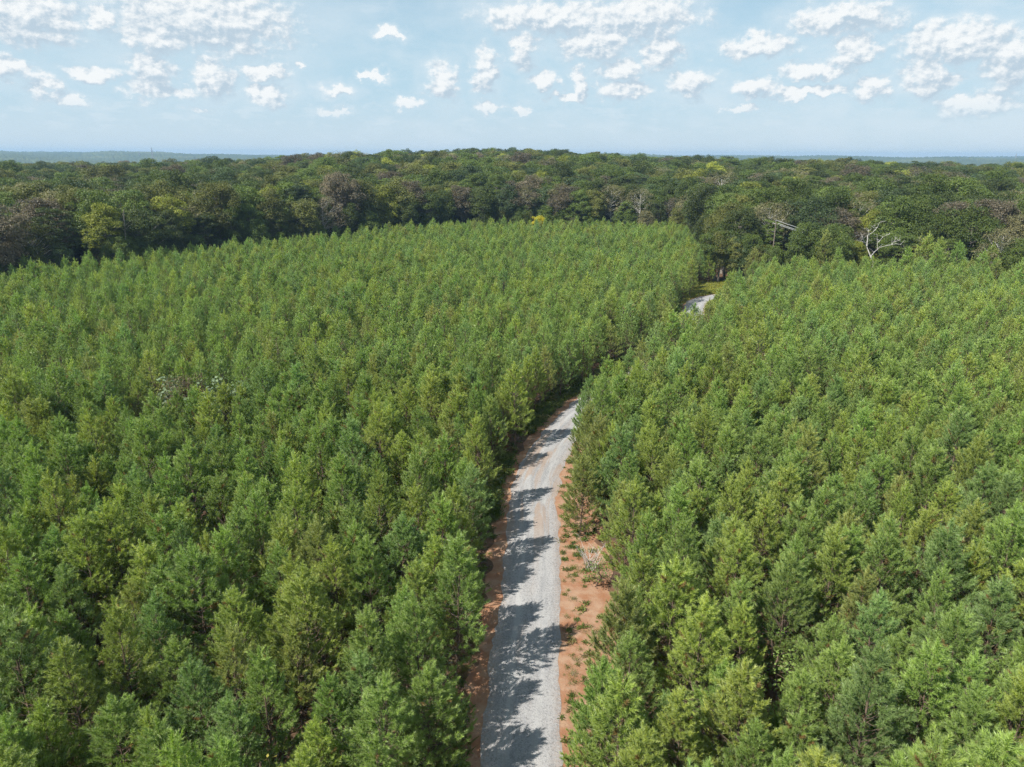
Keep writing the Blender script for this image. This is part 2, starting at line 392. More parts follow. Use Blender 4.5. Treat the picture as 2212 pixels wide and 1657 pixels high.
# ------------------------------------------------------------------ tree builders
def needles_for(tufts, per, nlen, wid, r_):
    """tufts: array rows (px,py,pz, ax,ay,az, length, tone, dead) -> bottle-brush shoots of single-blade triangles"""
    T = np.repeat(tufts, per, axis=0); n = len(T)
    p = T[:, 0:3]; a = T[:, 3:6] / np.linalg.norm(T[:, 3:6], axis=1)[:, None]
    ref = np.where(np.abs(a[:, 2:3]) < 0.9, np.array([[0, 0, 1.0]]), np.array([[1.0, 0, 0]]))
    u = np.cross(a, ref); u /= np.linalg.norm(u, axis=1)[:, None]; v = np.cross(a, u)
    ph = r_.uniform(0, 2 * np.pi, n); s = r_.uniform(0, 1, n) ** 0.75
    rad_ = np.cos(ph)[:, None] * u + np.sin(ph)[:, None] * v
    th_ = np.radians(62 - 38 * s + r_.normal(0, 9, n))
    d = np.cos(th_)[:, None] * a + np.sin(th_)[:, None] * rad_
    L = nlen * r_.uniform(0.75, 1.15, n) * (1.0 - 0.25 * s)
    b = p + a * (s * T[:, 6])[:, None]
    e = b + d * L[:, None]; e[:, 2] -= 0.04 * L
    side = np.cross(d, r_.normal(0, 1, (n, 3))); side /= np.linalg.norm(side, axis=1)[:, None]
    w_ = wid * r_.uniform(0.7, 1.3, n)[:, None] * side
    V = np.empty((n, 3, 3)); V[:, 0] = b - w_ * 0.5; V[:, 1] = b + w_ * 0.5; V[:, 2] = e
    F = np.arange(n * 3).reshape(n, 3)
    tone = np.clip(T[:, 7] + 0.55 * (s - 0.62) + r_.normal(0, 0.06, n), 0, 1)  # shoot bases darkened and ends brightened, shading carried by the needle colour
    tip = np.tile(np.array([0, 0, 1.0]), n)
    return V.reshape(-1, 3), F, tone, T[:, 8], tip

def make_pine(seed, H, per, wid, rmax=1.55, leggy=0.16, ragged=0.2, keep=1.0):
    r_ = np.random.default_rng(seed); tb = Tubes(); tufts = []
    nz = 9; zs = np.linspace(0, H * 0.985, nz)
    lean = r_.normal(0, 0.012, 2) * H; wx = np.cumsum(r_.normal(0, 0.03, nz)); wy = np.cumsum(r_.normal(0, 0.03, nz))
    axis = np.stack([lean[0] * (zs / H) + wx, lean[1] * (zs / H) + wy, zs], 1); axis[0, :2] = 0
    r0 = 0.0088 * H
    tb.add(axis, [r0 * (1 - 0.93 * z / H) + 0.006 for z in zs], 7)
    def stem(z): return np.array([np.interp(z, zs, axis[:, 0]), np.interp(z, zs, axis[:, 1]), z])
    z = leggy * H * 0.55; ph = r_.uniform(0, 6.28)
    side_bias = r_.uniform(0, 6.28)
    while z < H * 0.985:
        f = z / H; nb = int(r_.integers(4, 7)) if f < 0.9 else int(r_.integers(3, 5))
        for k in range(nb):
            ph += 2 * np.pi / nb + r_.normal(0, 0.28)
            bz = z + r_.uniform(-0.10, 0.10)
            prof = (1 - f) ** 0.60 * (0.62 + 0.38 * smooth(leggy * 0.6, leggy + 0.22, f)) * 1.25 * (1 - 0.38 * smooth(0.5, 0.95, f))
            L = max(0.22, rmax * prof * r_.uniform(1 - ragged * 1.6, 1 + ragged) * (1 + 0.14 * math.cos(ph - side_bias)))
            deadb = f < leggy and r_.random() < 0.75
            if f < leggy and r_.random() < 0.3: continue
            up0 = R(8 + 34 * f + r_.normal(0, 6)); up1 = up0 + R(26 + 12 * f)
            p0 = stem(bz); pts = [p0]; m = 5; dirp = np.array([math.sin(ph), math.cos(ph), 0.0])
            for q in range(1, m + 1):
                e_ = up0 + (up1 - up0) * (q / m) ** 1.3
                pts.append(pts[-1] + (L / m) * (dirp * math.cos(e_) + np.array([0, 0, math.sin(e_)])) + r_.normal(0, 0.025, 3))
            br = 0.008 + 0.009 * L
            tb.add(pts[::1] if L > 0.6 else pts[::2] + [pts[-1]], np.linspace(br, 0.005, len(pts[::1] if L > 0.6 else pts[::2] + [pts[-1]])), 3)
            if deadb:
                for _ in range(int(3 * L)):
                    q = r_.uniform(0.4, 0.95); base_ = pts[0] + (pts[-1] - pts[0]) * q
                    sp = dirp * 0.5 + r_.normal(0, 0.6, 3); sp /= np.linalg.norm(sp)
                    tb.add([base_, base_ + sp * 0.35], [0.007, 0.003], 3)
                continue
            pa = np.array(pts)
            tip_dir = pa[-1] - pa[-2]; tip_dir /= np.linalg.norm(tip_dir)
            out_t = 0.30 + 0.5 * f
            def tuft(p, d, l, tn, dd=0.0): tufts.append([*p, *d, l, tn, dd])
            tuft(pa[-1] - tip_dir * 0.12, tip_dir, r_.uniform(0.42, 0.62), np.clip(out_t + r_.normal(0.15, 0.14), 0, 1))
            ns = int(round(0.6 + 3.0 * L * keep))
            for _ in range(ns):
                q = r_.uniform(0.34, 0.98) ** 0.8; i0 = min(int(q * m), m - 1); u_ = q * m - i0
                b_ = pa[i0] * (1 - u_) + pa[i0 + 1] * u_
                sg = r_.choice([-1, 1]); lat = np.array([dirp[1], -dirp[0], 0.0]) * sg
                d = dirp * r_.uniform(0.5, 1.0) + lat * r_.uniform(0.35, 0.95) + np.array([0, 0, r_.uniform(0.25, 0.95)])
                d /= np.linalg.norm(d); sl_ = r_.uniform(0.10, 0.42) * (0.6 + 0.4 * L)
                e_ = b_ + d * sl_
                d2 = d + np.array([0, 0, 0.55]); d2 /= np.linalg.norm(d2)
                dd = 1.0 if (q < 0.58 and r_.random() < 0.11) else 0.0
                tn = np.clip(0.18 + 0.55 * q * (0.6 + 0.5 * f) + r_.normal(0, 0.13), 0, 1)  # shoots deep in the crown get a darker tone, painted-in shade
                tuft(e_ - d2 * 0.08, d2, r_.uniform(0.36, 0.56), tn, dd)
        z += r_.uniform(0.26, 0.40) * (H / 8.0) * (1.0 if f < 0.75 else 0.82)
    top = stem(H * 0.985)
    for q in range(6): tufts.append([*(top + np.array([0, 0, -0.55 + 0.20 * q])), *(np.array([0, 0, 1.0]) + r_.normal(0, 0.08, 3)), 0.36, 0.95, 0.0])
    tv, tf = tb.arrays()
    return (tv, tf), needles_for(np.array(tufts), per, 0.245, wid, r_)

def pine_meshes(i, tag, *a, **k):
    (tv, tf), (nv, nf, tone, dead, tip) = make_pine(*a, **k)
    wood = mesh_from('pine_wood_%s%d' % (tag, i), tv, tf, [m_pinebark], smooth=True)
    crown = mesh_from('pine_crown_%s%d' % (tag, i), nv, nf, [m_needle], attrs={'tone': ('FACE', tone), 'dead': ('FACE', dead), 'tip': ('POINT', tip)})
    return wood, crown

def joined(name, wood, crown):                # one mesh for the copies inside a mass of trees
    def arr(me):
        v = np.empty(len(me.vertices) * 3, np.float32); me.vertices.foreach_get('co', v)
        l = np.empty(len(me.loops), np.int32); me.loops.foreach_get('vertex_index', l)
        k = len(me.loops) // len(me.polygons); return v.reshape(-1, 3), l.reshape(-1, k)
    v1, f1 = arr(wood); v2, f2 = arr(crown)
    if f1.shape[1] == 4 and f2.shape[1] == 3: f1 = np.concatenate([f1[:, :3], f1[:, [0, 2, 3]]])
    if f1.shape[1] == 4 and f2.shape[1] == 4: pass
    F = np.concatenate([f1, f2 + len(v1)]); V = np.concatenate([v1, v2])
    fm = np.r_[np.zeros(len(f1)), np.ones(len(f2))]
    at = {}
    for an in ('tone', 'dead'):
        if an in crown.attributes:
            d = np.empty(len(f2), np.float32); crown.attributes[an].data.foreach_get('value', d); at[an] = ('FACE', np.r_[np.zeros(len(f1), np.float32), d])
    if 'tip' in crown.attributes:
        d = np.empty(len(v2), np.float32); crown.attributes['tip'].data.foreach_get('value', d); at['tip'] = ('POINT', np.r_[np.zeros(len(v1), np.float32), d])
    return mesh_from(name, V, F, [wood.materials[0], crown.materials[0]], fm, at)

def make_hardwood(seed, H, width, first=0.28, clumps=74, per=270, leaf=0.225, flat=0.88, sparse=False, plates=False, bark_m=None, fill=1.0, limb_k=1.0):
    r_ = np.random.default_rng(seed); tb = Tubes(); cs = []
    r0 = 0.016 * H
    zf = first * H
    nz = 7; zs = np.linspace(0, H * 0.86, nz); wx = np.cumsum(r_.normal(0, 0.16, nz)); wy = np.cumsum(r_.normal(0, 0.16, nz)); wx -= wx[0]; wy -= wy[0]
    axis = np.stack([wx, wy, zs], 1)
    tb.add(axis, [r0 * (1.25 if i == 0 else 1) * (1 - 0.9 * (z / (H * 0.9)) ** 0.9) + 0.03 for i, z in enumerate(zs)], 8)
    def stem(z): return np.array([np.interp(z, zs, axis[:, 0]), np.interp(z, zs, axis[:, 1]), z])
    cz = zf + (H - zf) * 0.5; hz = (H - zf) * 0.5
    off = r_.normal(0, 0.35, (6, 3))
    k = 0
    while len(cs) < clumps and k < 4000:
        k += 1
        d = r_.normal(0, 1, 3); d /= np.linalg.norm(d); s = r_.uniform(0.35, 1.0) ** 0.45
        lob = 1 + 0.16 * math.sin(3 * math.atan2(d[0], d[1]) + off[0, 0] * 6) + 0.12 * math.sin(5 * math.atan2(d[0], d[1]) + off[1, 1] * 9) * (1 - abs(d[2]))
        pr = 1.0 - 0.28 * max(-d[2], 0) if not plates else 1.0
        c = np.array([d[0] * width * 0.5 * s * lob * pr, d[1] * width * 0.5 * s * lob * pr, cz + d[2] * hz * s * 0.92])
        if d[2] < -0.75: continue
        R_ = r_.uniform(1.0, 1.9) * (width / 9.0) ** 0.6
        if any(np.linalg.norm((c - q[0]) * [1, 1, 1.25]) < 0.40 * (R_ + q[1]) for q in cs): continue
        cs.append((c, R_))
    V = []; tone = []
    for c, R_ in cs:
        zb = np.clip(c[2] - r_.uniform(0.25, 0.55) * np.hypot(c[0], c[1]) - 0.15 * (c[2] - zf), zf * 0.9, H * 0.84)
        b = stem(zb); e = c + np.array([0, 0, -R_ * 0.25]); mdl = b + (e - b) * 0.5 + np.array([0, 0, -0.06 * np.linalg.norm(e - b)]) + r_.normal(0, 0.18, 3)
        lr = (0.035 + 0.014 * np.linalg.norm(e - b)) * limb_k
        tb.add([b, b + (mdl - b) * 0.5 + r_.normal(0, 0.08, 3), mdl, mdl + (e - mdl) * 0.55 + r_.normal(0, 0.12, 3), e], [lr, lr * 0.85, lr * 0.65, lr * 0.42, lr * 0.18], 4)
        for _ in range(3):
            d = r_.normal(0, 1, 3); d[2] = abs(d[2]); d /= np.linalg.norm(d)
            tb.add([e, e + d * R_ * 0.45 + r_.normal(0, 0.08, 3), e + d * R_ * 0.85], [lr * 0.2, lr * 0.13, 0.008], 3)
        n = int(per * fill * (R_ / 1.25) ** 2 * r_.uniform(0.75, 1.15)) if not sparse else int(per * fill * r_.uniform(0.35, 1.0))
        d = r_.normal(0, 1, (n, 3)); d /= np.linalg.norm(d, axis=1)[:, None]
        d[:, 2] = np.where(d[:, 2] < -0.35, -d[:, 2], d[:, 2])
        rr = r_.uniform(0.30, 1.0, n) ** 0.5
        rr *= 1 + 0.22 * np.sin(4 * np.arctan2(d[:, 0], d[:, 1]) + c[0] * 3) * np.cos(3 * d[:, 2] + c[1])
        pos_ = c + d * (R_ * rr)[:, None] * np.array([1.08, 1.08, (0.40 if plates else flat)])
        nr = d * 0.55 + np.array([0, 0, 0.55]) + r_.normal(0, 0.55, (n, 3)); nr /= np.linalg.norm(nr, axis=1)[:, None]
        u = np.cross(nr, r_.normal(0, 1, (n, 3))); u /= np.linalg.norm(u, axis=1)[:, None]; v_ = np.cross(nr, u)
        sz = leaf * r_.uniform(0.6, 1.35, n)[:, None]
        q = np.empty((n, 4, 3)); q[:, 0] = pos_ - u * sz * 0.62; q[:, 1] = pos_ - v_ * sz * 0.42 - nr * sz * 0.10; q[:, 2] = pos_ + u * sz * 0.62; q[:, 3] = pos_ + v_ * sz * 0.42 - nr * sz * 0.10
        V.append(q.reshape(-1, 3)); tn = r_.normal(0.45, 0.14)
        tone.append(np.clip(tn + r_.normal(0, 0.09, n), 0, 1))
    tv, tf = tb.arrays(); V = np.concatenate(V); F = np.arange(len(V)).reshape(-1, 4); tone = np.concatenate(tone)
    wood = mesh_from('hardwood_wood', tv, tf, [bark_m or m_bark], smooth=True)
    crown = mesh_from('hardwood_crown', V, F, [m_leaf], attrs={'tone': ('FACE', tone)})
    return wood, crown

# ------------------------------------------------------------------ masses: one object each, scattered with geometry nodes
def scatter(name, pts, rot, scl, var, tint, sources, label, **props):
    col_ = bpy.data.collections.new(name + '_kinds')
    for i, me in enumerate(sources):
        o = bpy.data.objects.new('%s_kind_%02d' % (name, i), me); col_.objects.link(o)
    me = bpy.data.meshes.new(name); me.from_pydata([tuple(p) for p in pts], [], [])
    for an, typ, dat, key in (('rot', 'FLOAT_VECTOR', rot, 'vector'), ('scl', 'FLOAT_VECTOR', scl, 'vector'), ('tint', 'FLOAT_VECTOR', tint, 'vector'), ('var', 'INT', var, 'value')):
        a = me.attributes.new(an, typ, 'POINT'); a.data.foreach_set(key, np.asarray(dat, np.int32 if typ == 'INT' else np.float32).ravel())
    o = link(name, me, kind='stuff', label=label, **props)
    ng = bpy.data.node_groups.new(name + '_scatter', 'GeometryNodeTree')
    ng.interface.new_socket('Geometry', in_out='INPUT', socket_type='NodeSocketGeometry'); ng.interface.new_socket('Geometry', in_out='OUTPUT', socket_type='NodeSocketGeometry')
    N = ng.nodes; gi = N.new('NodeGroupInput'); gg = N.new('NodeGroupOutput')
    ip = N.new('GeometryNodeInstanceOnPoints'); ci = N.new('GeometryNodeCollectionInfo')
    ci.inputs['Collection'].default_value = col_; ci.inputs['Separate Children'].default_value = True; ci.inputs['Reset Children'].default_value = True
    def na(nm, typ):
        a = N.new('GeometryNodeInputNamedAttribute'); a.data_type = typ; a.inputs['Name'].default_value = nm; return a.outputs['Attribute']
    e2r = N.new('FunctionNodeEulerToRotation')
    L = ng.links.new
    L(gi.outputs[0], ip.inputs['Points']); L(ci.outputs[0], ip.inputs['Instance']); ip.inputs['Pick Instance'].default_value = True
    L(na('var', 'INT'), ip.inputs['Instance Index']); L(na('rot', 'FLOAT_VECTOR'), e2r.inputs[0]); L(e2r.outputs[0], ip.inputs['Rotation'])
    L(na('scl', 'FLOAT_VECTOR'), ip.inputs['Scale']); L(ip.outputs[0], gg.inputs[0])
    md = o.modifiers.new('scatter', 'NODES'); md.node_group = ng
    return o

ORD = ['zeroth'] + 'first second third fourth fifth sixth seventh eighth ninth tenth eleventh twelfth thirteenth fourteenth fifteenth sixteenth seventeenth eighteenth nineteenth'.split()
TENS = {20: ('twentieth', 'twenty'), 30: ('thirtieth', 'thirty'), 40: ('fortieth', 'forty'), 50: ('fiftieth', 'fifty'), 60: ('sixtieth', 'sixty'), 70: ('seventieth', 'seventy'), 80: ('eightieth', 'eighty'), 90: ('ninetieth', 'ninety')}
def ordinal(n):
    if n >= 100: return '%dth' % n
    if n < 20: return ORD[n]
    tn = n // 10 * 10; return TENS[tn][0] if n == tn else TENS[tn][1] + '-' + ORD[n - tn]

# ------------------------------------------------------------------ the young pines
NEAR = [pine_meshes(i, 'n', 100 + i, H_, 60, 0.024, rm, lg, 0.2) for i, (H_, rm, lg) in enumerate(
    [(8.2, 1.85, 0.14), (7.6, 1.75, 0.16), (8.8, 1.90, 0.20), (7.0, 1.70, 0.12), (8.4, 2.05, 0.15), (9.0, 1.80, 0.22), (7.8, 1.95, 0.18), (8.1, 1.70, 0.26), (7.4, 2.0, 0.10)])]
NEAR_H = [8.2, 7.6, 8.8, 7.0, 8.4, 9.0, 7.8, 8.1, 7.4]
FAR = [pine_meshes(i, 'f', 200 + i, H_, 18, 0.050, rm, 0.18, 0.22, keep=0.8) for i, (H_, rm) in enumerate([(8.2, 1.9), (7.6, 1.8), (8.7, 1.95), (7.1, 1.75), (8.3, 2.0), (8.0, 1.8)])]
FAR_J = [joined('young_pine_far_%d' % i, *q) for i, q in enumerate(FAR)]
NEAR_J = [joined('young_pine_near_%d' % i, *q) for i, q in enumerate(NEAR)]

# plantation limit read off the photograph: treetop pixel of the last pines -> ground distance by azimuth
LIM = [(-500, 600), (0, 580), (200, 562), (400, 532), (640, 508), (800, 492), (960, 478), (1300, 474), (1440, 478), (1500, 490), (1545, 545), (1620, 548), (1800, 556), (1900, 560), (2050, 568), (2212, 578), (2700, 590)]
LIM_AZ = []; LIM_R = []
for (x_, y_) in LIM:
    q = at_height(x_, y_, 8.0); LIM_AZ.append(math.atan2(q.x, q.y)); LIM_R.append(min(math.hypot(q.x, q.y), 262))
def limit(x, y): return float(np.interp(math.atan2(x, y), LIM_AZ, LIM_R))

PT = {'y': (0.290, 0.360, 0.058), 'm': (0.215, 0.318, 0.060), 'b': (0.190, 0.300, 0.082), 'o': (0.262, 0.292, 0.068)}
def pine_tint(r_):
    u = r_.random()
    k = 'm' if u < 0.50 else ('y' if u < 0.80 else ('b' if u < 0.94 else 'o'))
    c = np.array(PT[k]) * r_.uniform(0.86, 1.16) * (1 + r_.normal(0, 0.03, 3)); return k, tuple(float(x) for x in c)

GL_A, GL_B = np.array([35.8, 127.0]), np.array([50.0, 176.0])
def glade(x, y):                                # distance from the middle of the grassy opening
    d = GL_B - GL_A; u = np.clip(((x - GL_A[0]) * d[0] + (y - GL_A[1]) * d[1]) / (d @ d), 0, 1); q = GL_A + d * u
    return math.hypot(x - q[0], y - q[1])

def clear_of_road(x, y):
    o, d, s = road_offset(x, y)
    if d > 14: return True
    lim_l, lim_r = HALF + 1.75, HALF + 1.7
    if 36 < y < 55: lim_r = HALF + 2.2
    if 55 <= y < 64: lim_r = HALF + 1.2
    if 72 < y <= 150: lim_r, lim_l = HALF + 0.9, HALF + 1.6
    if y > 116: lim_l = HALF + 1.2
    if y > 116 and x < 62: lim_r = HALF + (0.7 if y < 140 else 2.2)
    if glade(x, y) < (1.7 if y < 146 else 5.8): return False      # the grassy opening where the road turns
    return (o < -lim_l) or (o > lim_r) if d < 14 else True

SX, SY = 2.75, 2.55
r_p = np.random.default_rng(77); pines = []
# tall, clearly separate tops picked out in the photograph
ANCH = [(432, 1195, 8.8), (508, 1285, 8.0), (722, 1172, 8.4), (1375, 1052, 8.6), (985, 852, 8.8), (905, 985, 8.6), (936, 1172, 8.2), (872, 1288, 7.8), (1890, 1292, 8.4),
        (1345, 1480, 8.0), (1610, 1452, 8.2), (165, 1130, 8.6), (40, 990, 8.4), (1205, 990, 6.9), (1105, 742, 8.5), (640, 1000, 8.6), (1580, 1130, 8.4), (1720, 985, 8.6), (2080, 1330, 8.4),
        (1260, 820, 8.3), (1480, 930, 8.6), (800, 1180, 8.2), (300, 1190, 8.4)]
for (x_, y_, h_) in ANCH:
    q = at_height(x_, y_, h_)
    o_, d_, s_ = road_offset(q.x, q.y)
    if d_ < HALF + 1.6:
        i = int(np.argmin(np.hypot(cl[:, 0] - q.x, cl[:, 1] - q.y))); sg = 1 if o_ > 0 else -1
        q.x += nor[i, 0] * sg * (HALF + 1.8 - d_); q.y += nor[i, 1] * sg * (HALF + 1.8 - d_)
    pines.append((q.x, q.y, h_, 1))
anch = np.array([(p_[0], p_[1]) for p_ in pines])
GAPS = [at_height(385, 838, 5.5), at_height(430, 848, 5.0), at_height(500, 830, 5.5), at_height(1680, 1375, 4.5)]
shift = {j: r_p.uniform(0, SX) for j in range(-3, 108)}
for j in range(-3, 108):
    for i in range(-100, 101):
        x = i * SX + r_p.uniform(-0.95, 0.95) + shift[j]; y = 8 + j * SY + r_p.uniform(-0.85, 0.85)
        if y < 6 or abs(x) > 20 + 0.86 * y: continue
        if math.hypot(x, y) > limit(x, y): continue
        if not clear_of_road(x, y): continue
        if np.min(np.hypot(anch[:, 0] - x, anch[:, 1] - y)) < 1.7: continue
        if any(((g.x - x) / gw) ** 2 + ((g.y - gh * 0.62 - y) / gh) ** 2 < 1 for g, gw, gh in zip(GAPS, (2.6, 2.6, 2.0, 1.5), (6.2, 6.2, 5.0, 2.6))): continue
        if r_p.random() < 0.035: continue
        h_ = float(np.clip(r_p.normal(7.8, 0.85), 5.4, 9.8))
        edge = abs(road_offset(x, y)[0]) if y < 120 else 99
        pines.append((x, y, h_, 0))
a_l, a_r = [math.atan2(ray(px, 500).x, ray(px, 500).y) for px in (1735, 2330)]
DEADZ = [math.atan2(ray(px, 500).x, ray(px, 500).y) for px in (1835, 1960)]
for _ in range(150):
    a_ = r_p.uniform(a_l, a_r); rr_ = float(np.interp(a_, LIM_AZ, LIM_R)) + r_p.uniform(-7, 20)
    if DEADZ[0] < a_ < DEADZ[1]: continue
    x, y = rr_ * math.sin(a_), rr_ * math.cos(a_)
    if any(math.hypot(p_[0] - x, p_[1] - y) < 3.2 for p_ in pines if p_[3] == 2): continue
    pines.append((x, y, float(r_p.uniform(9.0, 13.5)), 2))
def in_frame(x, y, z, mrg=0):
    q = project((x, y, z)); return q is not None and -mrg < q[0] < FW + mrg and -mrg < q[1] < FH + mrg
shown = [k for k, p_ in enumerate(pines) if in_frame(p_[0], p_[1], p_[2] * 0.75)]
shown.sort(key=lambda k: math.dist((pines[k][0], pines[k][1], pines[k][2]), CAM))
single = set(shown[:300])
rows = {}
for k in single: rows.setdefault(int((pines[k][1]) // SY), []).append(k)
row_no = {r0_: n + 1 for n, r0_ in enumerate(sorted(rows))}
TONE_W = {'y': 'yellow-green', 'm': 'bright green', 'b': 'blue-green', 'o': 'olive green'}
PINE_GROUP = 'young pines planted beside the gravel road'
for r0_, ks in rows.items():
    lf = sorted([k for k in ks if road_offset(pines[k][0], pines[k][1])[0] < 0], key=lambda k: -pines[k][0])
    rt = sorted([k for k in ks if road_offset(pines[k][0], pines[k][1])[0] >= 0], key=lambda k: pines[k][0])
    for side, lst in (('left', lf), ('right', rt)):
        for n, k in enumerate(lst):
            x, y, h_, _a = pines[k]; v = int(r_p.integers(0, len(NEAR))); s_ = h_ / NEAR_H[v]
            kind_, tint = pine_tint(r_p)
            wst = s_ * r_p.uniform(0.92, 1.14)
            where = 'at the verge' if n == 0 else ordinal(n + 1) + ' from the verge'
            e_ = empty('pine_tree', (x, y, 0), r_p.uniform(0, 6.28), (wst, wst, s_), category='pine tree', group=PINE_GROUP,
                       label='%s young pine %s of road, %s, %s row from the bottom' % (TONE_W[kind_], side, where, ordinal(row_no[r0_])))
            link('trunk', NEAR[v][0], e_); link('crown', NEAR[v][1], e_, tint=tint)
rest = [k for k in range(len(pines)) if k not in single]
P_, Ro, Sc, Va, Ti = [], [], [], [], []
nn = len(NEAR_J)
for k in rest:
    x, y, h_, _a = pines[k]; near_ = math.hypot(x, y) < 85
    v = int(r_p.integers(0, nn)) if near_ else nn + int(r_p.integers(0, len(FAR_J)))
    hv = NEAR_H[v] if near_ else [8.2, 7.6, 8.7, 7.1, 8.3, 8.0][v - nn]
    s_ = h_ / hv; ws = s_ * r_p.uniform(0.92, 1.16)
    P_.append((x, y, 0)); Ro.append((0, 0, r_p.uniform(0, 6.28))); Sc.append((ws, ws, s_)); Va.append(v); Ti.append(pine_tint(r_p)[1])
scatter('pine_plantation', P_, Ro, Sc, Va, Ti, NEAR_J + FAR_J, 'dense stand of young green pines reaching back to the hardwood forest', category='plantation')

# ------------------------------------------------------------------ the mature forest behind
HW = []          # (wood, crown, height, style)
for i, (H_, W_, kw) in enumerate([
        (21, 10.5, {}), (23, 9.0, dict(first=0.22, clumps=80)), (19, 11.5, dict(first=0.22)), (22, 8.0, dict(first=0.18, clumps=72)), (24, 10.0, dict(first=0.3)),
        (20, 9.5, dict(first=0.15, clumps=80)), (18, 8.5, dict(first=0.12)), (22, 11.5, dict(first=0.26, clumps=86)),
        (21, 10.0, dict(sparse=True, bark_m=m_palebark, clumps=48, per=200)), (20, 11.0, dict(sparse=True, bark_m=m_palebark, clumps=52, per=240)),
        (24, 8.5, dict(plates=True, first=0.35, clumps=60)), (23, 9.0, dict(plates=True, first=0.28, clumps=66))]):
    wd, cr_ = make_hardwood(300 + i, H_, W_, **kw); HW.append((wd, cr_, H_))
HW_J = []
for i, (wd, cr_, H_) in enumerate(HW): HW_J.append(joined('forest_tree_%02d' % i, wd, cr_))
TINTS = {'dark green': (0.076, 0.100, 0.028), 'mid green': (0.118, 0.162, 0.038), 'olive green': (0.150, 0.160, 0.045), 'grey-brown': (0.160, 0.135, 0.092),
         'yellow-green': (0.275, 0.300, 0.052), 'golden yellow': (0.62, 0.54, 0.04), 'khaki': (0.215, 0.200, 0.100), 'bluish green': (0.080, 0.116, 0.046)}
KINDS_P = [('dark green', .25), ('mid green', .32), ('olive green', .17), ('grey-brown', .06), ('yellow-green', .04), ('khaki', .04), ('bluish green', .13)]
r_h = np.random.default_rng(909)
def pick_tint():
    u = r_h.random(); s_ = 0
    for k, p_ in KINDS_P:
        s_ += p_
        if u < s_: break
    c = np.array(TINTS[k]) * r_h.uniform(0.78, 1.42); return k, tuple(float(q) for q in c)
VAR_OF = {'grey-brown': (0, 2, 7, 9), 'khaki': (8, 9, 2), 'yellow-green': (1, 3, 5), 'golden yellow': (6,)}
# trees singled out by colour in the photograph: (x, y of the top, kind, height, metres behind the plantation edge, variant)
HERO = [(225, 418, 'yellow-green', 20, 3, 3), (372, 402, 'yellow-green', 21, 5, 1), (590, 388, 'yellow-green', 22, 16, 1), (655, 388, 'yellow-green', 22, 18, 3), (830, 392, 'yellow-green', 20, 6, 5),
        (965, 412, 'yellow-green', 18, 4, 3), (1162, 478, 'golden yellow', 9.5, -4, 6), (1165, 372, 'yellow-green', 22, 40, 1), (890, 390, 'grey-brown', 21, 6, 7), (1105, 398, 'grey-brown', 20, 5, 2),
        (1300, 385, 'grey-brown', 21, 24, 2), (1130, 412, 'khaki', 19, 3, 8), (1320, 412, 'khaki', 20, 5, 9), (1380, 424, 'khaki', 19, 3, 8), (1660, 418, 'khaki', 20, 14, 9), (1575, 432, 'olive green', 19, 12, 2),
        (1600, 446, 'dark green', 18, 6, 0), (1885, 425, 'yellow-green', 18, 18, 3), (1850, 478, 'yellow-green', 12, 4, 6), (1810, 440, 'grey-brown', 18, 16, 2), (2170, 478, 'khaki', 16, 4, 9), (2205, 440, 'khaki', 18, 14, 7),
        (110, 430, 'dark green', 20, 3, 10), (60, 470, 'olive green', 17, 2, 9), (90, 408, 'grey-brown', 21, 14, 7), (1900, 350, 'mid green', 24, 90, 1), (1748, 455, 'mid green', 15.5, -1, 5), (1798, 455, 'mid green', 15, 0, 2), (1960, 470, 'mid green', 14, 5, 11),
        (2060, 490, 'mid green', 13, 4, 10), (2000, 508, 'olive green', 12, 2, 11)]
hard = []
for (x_, y_, kd, h_, back, v) in HERO:
    d = ray(x_, 480); a_ = math.atan2(d.x, d.y); rr_ = float(np.interp(a_, LIM_AZ, LIM_R)) + back + 3
    hard.append(dict(x=rr_ * math.sin(a_), y=rr_ * math.cos(a_), h=h_, kind=kd, v=v, hero=True, rank=max(0, int(back // 7))))
hx = np.array([(q['x'], q['y']) for q in hard])
A0, A1 = R(-43), R(43)
azp = lambda px: math.atan2(ray(px, 500).x, ray(px, 500).y)
CLR = (azp(1845), azp(1955), float(np.interp(azp(1890), LIM_AZ, LIM_R)) + 9.0, azp(1668), azp(1728), 206.0)   # open sight lines to the dead tree and the wires
for _ in range(120):
    a_ = r_h.uniform(A0, A1); rr_ = float(np.interp(a_, LIM_AZ, LIM_R)) + r_h.uniform(1.0, 4.0)
    if CLR[0] < a_ < CLR[1] or a_ > azp(1735): continue
    k, tint = pick_tint()
    if k in ('yellow-green', 'grey-brown') or r_h.random() < 0.3: k = 'mid green'; tint = tuple(float(c * 1.25) for c in TINTS[k])
    hard.append(dict(x=rr_ * math.sin(a_), y=rr_ * math.cos(a_), h=float(r_h.uniform(7.5, 13)), kind=k, v=int(r_h.choice([6, 5, 3])), tint=tint, hero=False, rank=-1))
rank = 0; back = 4.0
